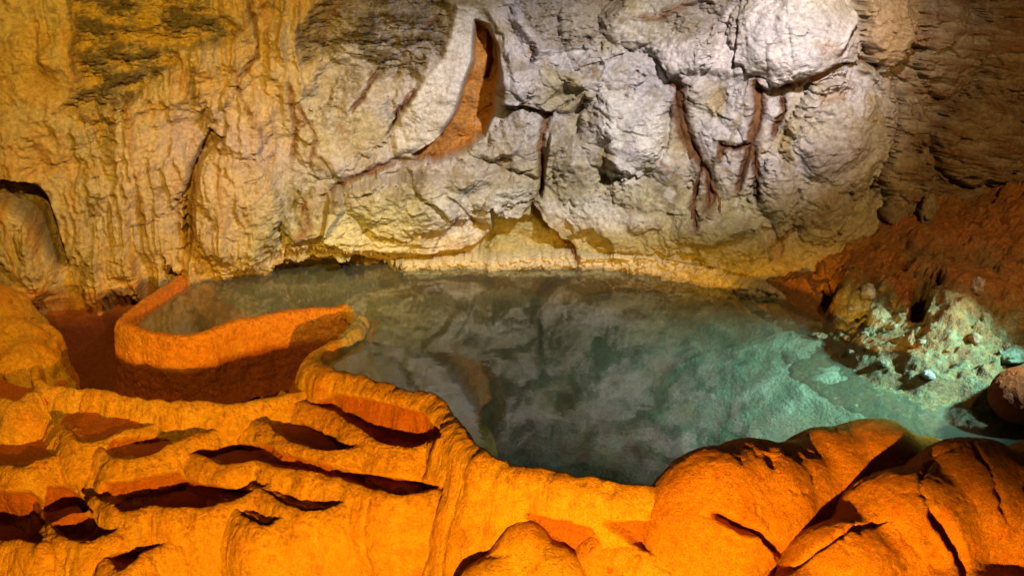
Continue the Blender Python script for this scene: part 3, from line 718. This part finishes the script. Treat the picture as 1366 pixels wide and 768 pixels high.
# =================================================================== BOULDERS (one fused skin over several swellings)
def fused(name, balls, label, cat, voxel=0.022, tone=.6, seed=0, amp=1.0, creases=(), smooth=10, mat=None, colors=None):
    bm = bmesh.new()
    for (c, r, rot) in balls:
        g = bmesh.ops.create_icosphere(bm, subdivisions=4, radius=1.0)
        import mathutils
        M = mathutils.Matrix.Translation(c) @ mathutils.Euler([R(a) for a in rot]).to_matrix().to_4x4() @ mathutils.Matrix.Diagonal((*r, 1))
        bmesh.ops.transform(bm, matrix=M, verts=g['verts'])
    me = bpy.data.meshes.new(name); bm.to_mesh(me); bm.free()
    o = link(bpy.data.objects.new(name, me))
    md = o.modifiers.new('r', 'REMESH'); md.mode = 'VOXEL'; md.voxel_size = voxel
    ms = o.modifiers.new('s', 'SMOOTH'); ms.factor = 0.5; ms.iterations = smooth
    sb = o.modifiers.new('d', 'SUBSURF'); sb.levels = 1; sb.render_levels = 1
    dg = bpy.context.evaluated_depsgraph_get()
    new = bpy.data.meshes.new_from_object(o.evaluated_get(dg)); o.modifiers.clear(); o.data = new; bpy.data.meshes.remove(me)
    n = len(new.vertices); co = np.empty(n*3, np.float32); new.vertices.foreach_get('co', co); co = co.reshape(-1, 3)
    no = np.empty(n*3, np.float32); new.vertex_normals.foreach_get('vector', no); no = no.reshape(-1, 3)
    x, y, z = co.T
    low = fbm(x + seed, y, z, 3.2, 3); md_ = fbm(x, y + seed, z, 11, 4, .55); gr = fbm(x, y, z, 60, 3, .6)
    fl = fbm(x*1.0 - y*.6, y*.5 + z*.5, z*.3 + seed, 16, 3, ridged=True)
    disp = amp*(.06*low + .007*md_ + .005*fl) + .0040*gr
    u, v = project(x, y, z); P = Paint(u, v); P.wob = (16*md_ + 4*gr, 16*low + 4*gr, md_)
    for poly, wd, dp in creases: disp -= dp*P.stroke(poly, wd)
    hair = fbm(x*.9 + y*.5 + .06*md_, y*.5 - x*.3, z*.8 + seed, 5.5, 3, .55, ridged=True); disp -= amp*.022*sstep(.74, .98, hair)
    r2 = fbm(x + .5*z, y - .6*z, z*.35 + seed, 24, 3, .6, ridged=True); disp += amp*.006*r2
    co = co + no*disp[:, None]
    new.vertices.foreach_set('co', co.ravel()); new.update()
    new.polygons.foreach_set('use_smooth', np.ones(len(new.polygons), bool))
    if colors is None:
        c = YEL*(1-tone) + ORA_R*tone + np.zeros((n, 3)); c = mix(c, ORA_R*.85 if tone > .5 else ORA, sstep(-.2, .5, low)); c = mix(c, RED*1.15, sstep(.0, .5, md_ + .3*low)*.45); c = mix(c, (.80,.42,.05), sstep(.15, .5, fl)*.4*(1-tone*.4)); c = mix(c, (.30,.09,.012), sstep(.18, .45, gr)*.5)
    else:
        c = np.zeros((n, 3)) + np.array(colors[0]); c = mix(c, colors[1], sstep(-.3, .4, low + .5*md_)); c = mix(c, colors[2], sstep(.1, .5, md_)*.7)
    for a in list(new.color_attributes): new.color_attributes.remove(a)
    set_col(new, c); new.materials.clear(); new.materials.append(mat or M_BOULD)
    return tag(o, label, cat)
O3 = (0, 0, 0)
fused('flowstone_mound', [((.06,3.10,-.50), (.20,.20,.37), O3), ((.17,3.00,-.60), (.24,.22,.42), O3), ((-.06,2.98,-.70), (.24,.24,.47), O3)],
    'smooth rounded yellow mound rising below the broad pool rim', 'rock mound', tone=.1, seed=51, amp=.5, smooth=14, voxel=.018)
fused('flowstone_mound', [((.36,3.06,-.52), (.16,.16,.37), O3), ((.50,3.02,-.56), (.18,.16,.38), O3), ((.44,2.90,-.72), (.24,.22,.44), O3)],
    'lower orange mound squeezed between the yellow mound and the swollen boulder', 'rock mound', tone=.8, seed=57, amp=.6, smooth=12, voxel=.018)
fused('flowstone_boulder', [((.86,3.08,-.36), (.36,.33,.60), O3), ((1.02,3.14,-.36), (.36,.33,.60), O3), ((1.20,3.20,-.40), (.32,.31,.58), O3), ((1.40,3.30,-.41), (.36,.34,.60), O3),
    ((1.60,3.34,-.40), (.38,.34,.61), O3), ((1.85,3.35,-.44), (.34,.32,.55), O3), ((1.30,3.04,-.72), (.42,.34,.52), O3), ((.86,2.92,-.58), (.26,.22,.55), O3), ((.96,2.76,-.68), (.26,.20,.56), O3), ((.84,2.7,-.9), (.25,.25,.6), O3)],
    'swollen two humped orange boulder beside the broad pool rim', 'boulder', tone=1.0, seed=4, amp=.45, smooth=14, creases=[([(950,684),(985,700),(1015,712),(1050,748)], 6, .10), ([(1034,602),(1030,625)], 9, .03)])
fused('flowstone_boulder', [((1.08,2.58,-.50), (.28,.26,.50), O3), ((1.30,2.74,-.42), (.32,.30,.56), O3), ((1.57,2.88,-.33), (.36,.33,.60), O3),
    ((1.86,2.99,-.27), (.40,.36,.60), O3), ((2.35,3.02,-.27), (.55,.40,.62), O3), ((1.65,2.55,-.58), (.55,.40,.62), O3), ((2.35,2.6,-.52), (.62,.45,.64), O3)],
    'huge ridged orange boulder with a deep curved crack in its face', 'boulder', tone=1.0, seed=9, amp=.50, smooth=22, voxel=.02,
    creases=[([(1244,680),(1262,705),(1280,740),(1290,780)], 7, .11), ([(1180,690),(1130,705),(1090,735),(1060,765)], 4, .035), ([(1300,590),(1330,660),(1345,700)], 3, .03), ([(1250,600),(1225,650),(1240,680)], 4, .02)])
fused('flowstone_mound', [((-2.80,4.55,-.45), (.24,.28,.44), (0,0,0)), ((-3.05,4.75,-.42), (.34,.34,.48), (0,0,0)), ((-2.90,4.30,-.60), (.26,.24,.46), (0,0,0)), ((-3.3,4.5,-.5), (.35,.35,.46), (0,0,0)), ((-3.25,5.0,-.3), (.35,.35,.46), (0,0,0))],
    'low ochre flowstone mound filling the corner beside the deep dark basin', 'rock mound', tone=.2, seed=31, amp=1.2)
def knob(u, v, r): p = on_z(u, v, .02); return ((p[0], p[1], .015), (r, r, r*1.15), O3)
fused('calcite_knob', [knob(449,462,.034), knob(458,455,.040), knob(467,449,.043), knob(476,441,.047), knob(482,431,.045), knob(477,423,.036)],
    'pale crusty calcite tip where the pool rim curls round to meet the dam', 'calcite', voxel=.010, seed=71, amp=.35, smooth=3, colors=((.58,.48,.28), (.66,.58,.38), (.40,.28,.10)))
fused('round_boulder', [((2.48,3.72,.15), (.22,.16,.135), (0,0,8)), ((2.78,3.76,.15), (.30,.17,.145), (0,0,8))],
    'smooth dark red brown rock with a rounded end above the pale bank', 'boulder', voxel=.014, tone=1.0, seed=14, amp=.5, colors=((.34,.065,.010), (.42,.10,.014), (.18,.035,.008)))

# =================================================================== THINGS ON THE WALL AND BANK
def ribbon(name, px, w0, w1, h, label, cat, cols, seed=0, group=None):
    """a proud tongue of flowstone draped over the wall along a traced line"""
    P, _ = spline([(u, v) for u, v in px], max(16, len(px)*9))
    pos = []; nor = []
    for u, v in P:
        p, n = wall_at(u, v); pos.append(p); nor.append(n)
    pos = smooth1(np.array(pos), 3); nor = smooth1(np.array(nor), 5); nor /= np.linalg.norm(nor, axis=1)[:, None]
    T = np.gradient(pos, axis=0); T /= np.linalg.norm(T, axis=1)[:, None] + 1e-9
    B = np.cross(T, nor); B /= np.linalg.norm(B, axis=1)[:, None] + 1e-9
    m = 15; a = np.linspace(-1, 1, m); t = np.linspace(0, 1, len(P))
    pos = pos + B*(.022*perlin(t*len(px)*1.1 + seed, 0*t + .2, 0*t + .4))[:, None]
    w = 1.25*(w0 + (w1-w0)*t)*(1 + .8*perlin(t*len(px)*1.3 + seed, 0*t + .5, 0*t))*np.sqrt(np.clip(np.minimum(t*12, (1-t)*8), .05, 1))
    hh = h*np.sqrt(np.clip(np.minimum(t*10, (1-t)*6), .05, 1))
    q = pos[:, None, :] + B[:, None, :]*(w[:, None]*a[None, :])[..., None] + nor[:, None, :]*((hh[:, None]*np.sqrt(1.0001 - a*a)[None, :]) - .004)[..., None]
    X, Y, Z = q[..., 0], q[..., 1], q[..., 2]
    d = .014*fbm(X, Y, Z*.5, 22, 3)
    X = X + nor[:, None, 0]*d; Y = Y + nor[:, None, 1]*d; Z = Z + nor[:, None, 2]*d
    k = sstep(-.3, .4, fbm(X, Y, Z*.3, 14, 3)); c = mix(np.zeros(X.shape + (3,)) + np.array(cols[0]), cols[1], k)
    return tag(grid_mesh(name, X, Y, Z, c, M_WALL), label, cat, group)
RB = ((.10,.038,.011), (.20,.085,.022)); G2 = 'rust brown flowstone streaks on the pale wall'
ribbon('flowstone_streak', [(893,112),(905,118),(908,142),(915,180),(930,208),(944,228),(948,255),(948,280)], .050, .018, .022, 'long rust streak starting at a ledge and splitting low on the pale wall', 'rock streak', RB, 1, G2)
ribbon('flowstone_streak', [(936,215),(930,245),(926,275),(929,305)], .018, .012, .012, 'dark thin rust streak branching beside the long streak', 'rock streak', ((.09,.035,.010), (.18,.07,.02)), 2, G2)
ribbon('flowstone_streak', [(948,235),(956,258),(966,290)], .016, .006, .012, 'short pale rust thread forking off the long streak', 'rock streak', RB, 3, G2)
ribbon('flowstone_streak', [(1010,104),(1012,125),(1012,150),(1006,172),(1000,190)], .055, .045, .022, 'thick dark rust streak hanging below the big lavender bulge', 'rock streak', ((.09,.033,.010), (.20,.08,.022)), 4, G2)
ribbon('flowstone_streak', [(1002,192),(996,218),(986,250)], .022, .010, .012, 'slanting rust thread below the thick streak', 'rock streak', RB, 6, G2)
ribbon('flowstone_streak', [(1008,195),(1010,225),(1012,272)], .014, .012, .012, 'straight rust thread below the thick streak', 'rock streak', RB, 7, G2)
ribbon('flowstone_streak', [(1044,128),(1045,150),(1036,165),(1031,182)], .012, .018, .012, 'short rust streak right of the thick streak', 'rock streak', RB, 8, G2)

def stalactite(u, v, ln, r, seed):
    p, n = wall_at(u, v)
    p = p + np.array([0, -.03, 0])
    t = np.linspace(0, 1, 9); a = np.linspace(0, 2*np.pi, 9)
    rr = r*(1 - t)**.8*(1 + .25*perlin(t*5 + seed, 0*t, 0*t + .3)) + .001
    X = p[0] + rr[:, None]*np.cos(a)[None, :] + .01*t[:, None]*math.sin(seed); Y = p[1] + rr[:, None]*np.sin(a)[None, :]; Z = p[2] + .015 - ln*t[:, None] + 0*X
    c = np.zeros(X.shape + (3,)) + np.array((.62,.48,.26))
    return tag(grid_mesh('stalactite', X, Y, Z, c, M_WALL, flip=True), 'tiny cream stalactite in the fringe over the dark water slot', 'stalactite', 'fringe of tiny stalactites over the dark water slot')
rnd = random.Random(4)
for i in range(34):
    u = 368 + i*4.6 + rnd.uniform(-1.5, 1.5)
    v = np.interp(u, [365, 384, 410, 450, 500, 525], [338, 337, 334, 338, 341, 350])
    stalactite(u, v - 5, rnd.uniform(.012, .035) + (.03 if abs(u-380) < 5 else 0), rnd.uniform(.008, .016), i*1.7)

def stone(name, u, v, r, label, cat, cols, seed, sink=.35, group=None):
    p = bank_at(u, v)
    bm = bmesh.new(); bmesh.ops.create_icosphere(bm, subdivisions=4, radius=1.0)
    me = bpy.data.meshes.new(name); bm.to_mesh(me); bm.free()
    n = len(me.vertices); co = np.empty(n*3, np.float32); me.vertices.foreach_get('co', co); co = co.reshape(-1, 3)
    f, e = facets(co[:, 0] + seed*3.1, co[:, 1], co[:, 2], 1.1, 40 + seed); n1 = fbm(co[:, 0] + seed, co[:, 1], co[:, 2], 2.2, 4)
    co = co*(1 + .30*f + .14*n1)[:, None]*np.array(r)
    c = mix(np.zeros((n, 3)) + np.array(cols[0]), cols[1], sstep(-.2, .3, n1))
    me.vertices.foreach_set('co', co.ravel()); me.update(); me.polygons.foreach_set('use_smooth', np.ones(len(me.polygons), bool))
    set_col(me, c); me.materials.append(M_BANK)
    o = link(bpy.data.objects.new(name, me)); o.location = (p[0], p[1], p[2] + r[2]*(1 - 2*sink)); o.rotation_euler = (0, 0, seed)
    return tag(o, label, cat, group)
PALE = ((.46,.36,.20), (.30,.20,.08)); WH = ((.62,.60,.56), (.48,.46,.42)); GS = 'loose stones on the rock bank'
stone('boulder', 1196, 283, (.09,.08,.10), 'pale boulder where the rust bank meets the wall', 'boulder', PALE, 1)
stone('stalagmite', 1236, 292, (.05,.05,.11), 'upright pale stump on the rust bank beside the pale boulder', 'stalagmite', PALE, 2, .2)
stone('stone', 1160, 394, (.042,.04,.045), 'bright white stone in the middle of the rust bank', 'stone', WH, 3, .3, GS)
stone('stone', 1302, 384, (.035,.035,.05), 'pinkish white stone perched above the green hollow', 'stone', ((.72,.58,.54), (.5,.36,.3)), 4, .3, GS)
stone('stone', 1112, 262, (.045,.04,.045), 'cream stone at the upper left edge of the rust bank', 'stone', PALE, 5, .3, GS)
stone('stone', 1238, 500, (.03,.03,.02), 'flat white stone low on the green bank', 'stone', WH, 6, .3, GS)
stone('stone', 1352, 474, (.10,.06,.035), 'flat greenish slab beside the dark red rounded rock', 'stone', ((.30,.40,.28), (.2,.28,.18)), 7, .3, GS)
stone('stone', 1300, 452, (.035,.03,.03), 'small cream stone on the brown bank', 'stone', PALE, 8, .3, GS)
stone('stone', 1092, 448, (.05,.03,.02), 'cream stone at the water line under the rust corner', 'stone', PALE, 9, .3, GS)

rr = random.Random(11)
for i in range(12):
    u = rr.uniform(1110, 1345); v = np.interp(u, [1110, 1345], [470, 535]) - rr.uniform(0, 75)
    r0 = rr.uniform(.010, .024)
    stone('stone', u, v, (r0*rr.uniform(.9, 1.5), r0*rr.uniform(.8, 1.2), r0*rr.uniform(.6, 1.0)), 'thumb sized pale rubble stone lying low on the green bank', 'stone', ((.42,.40,.28), (.28,.26,.14)) if i % 3 else PALE, 20 + i, .25, 'rubble strewn low on the green bank')
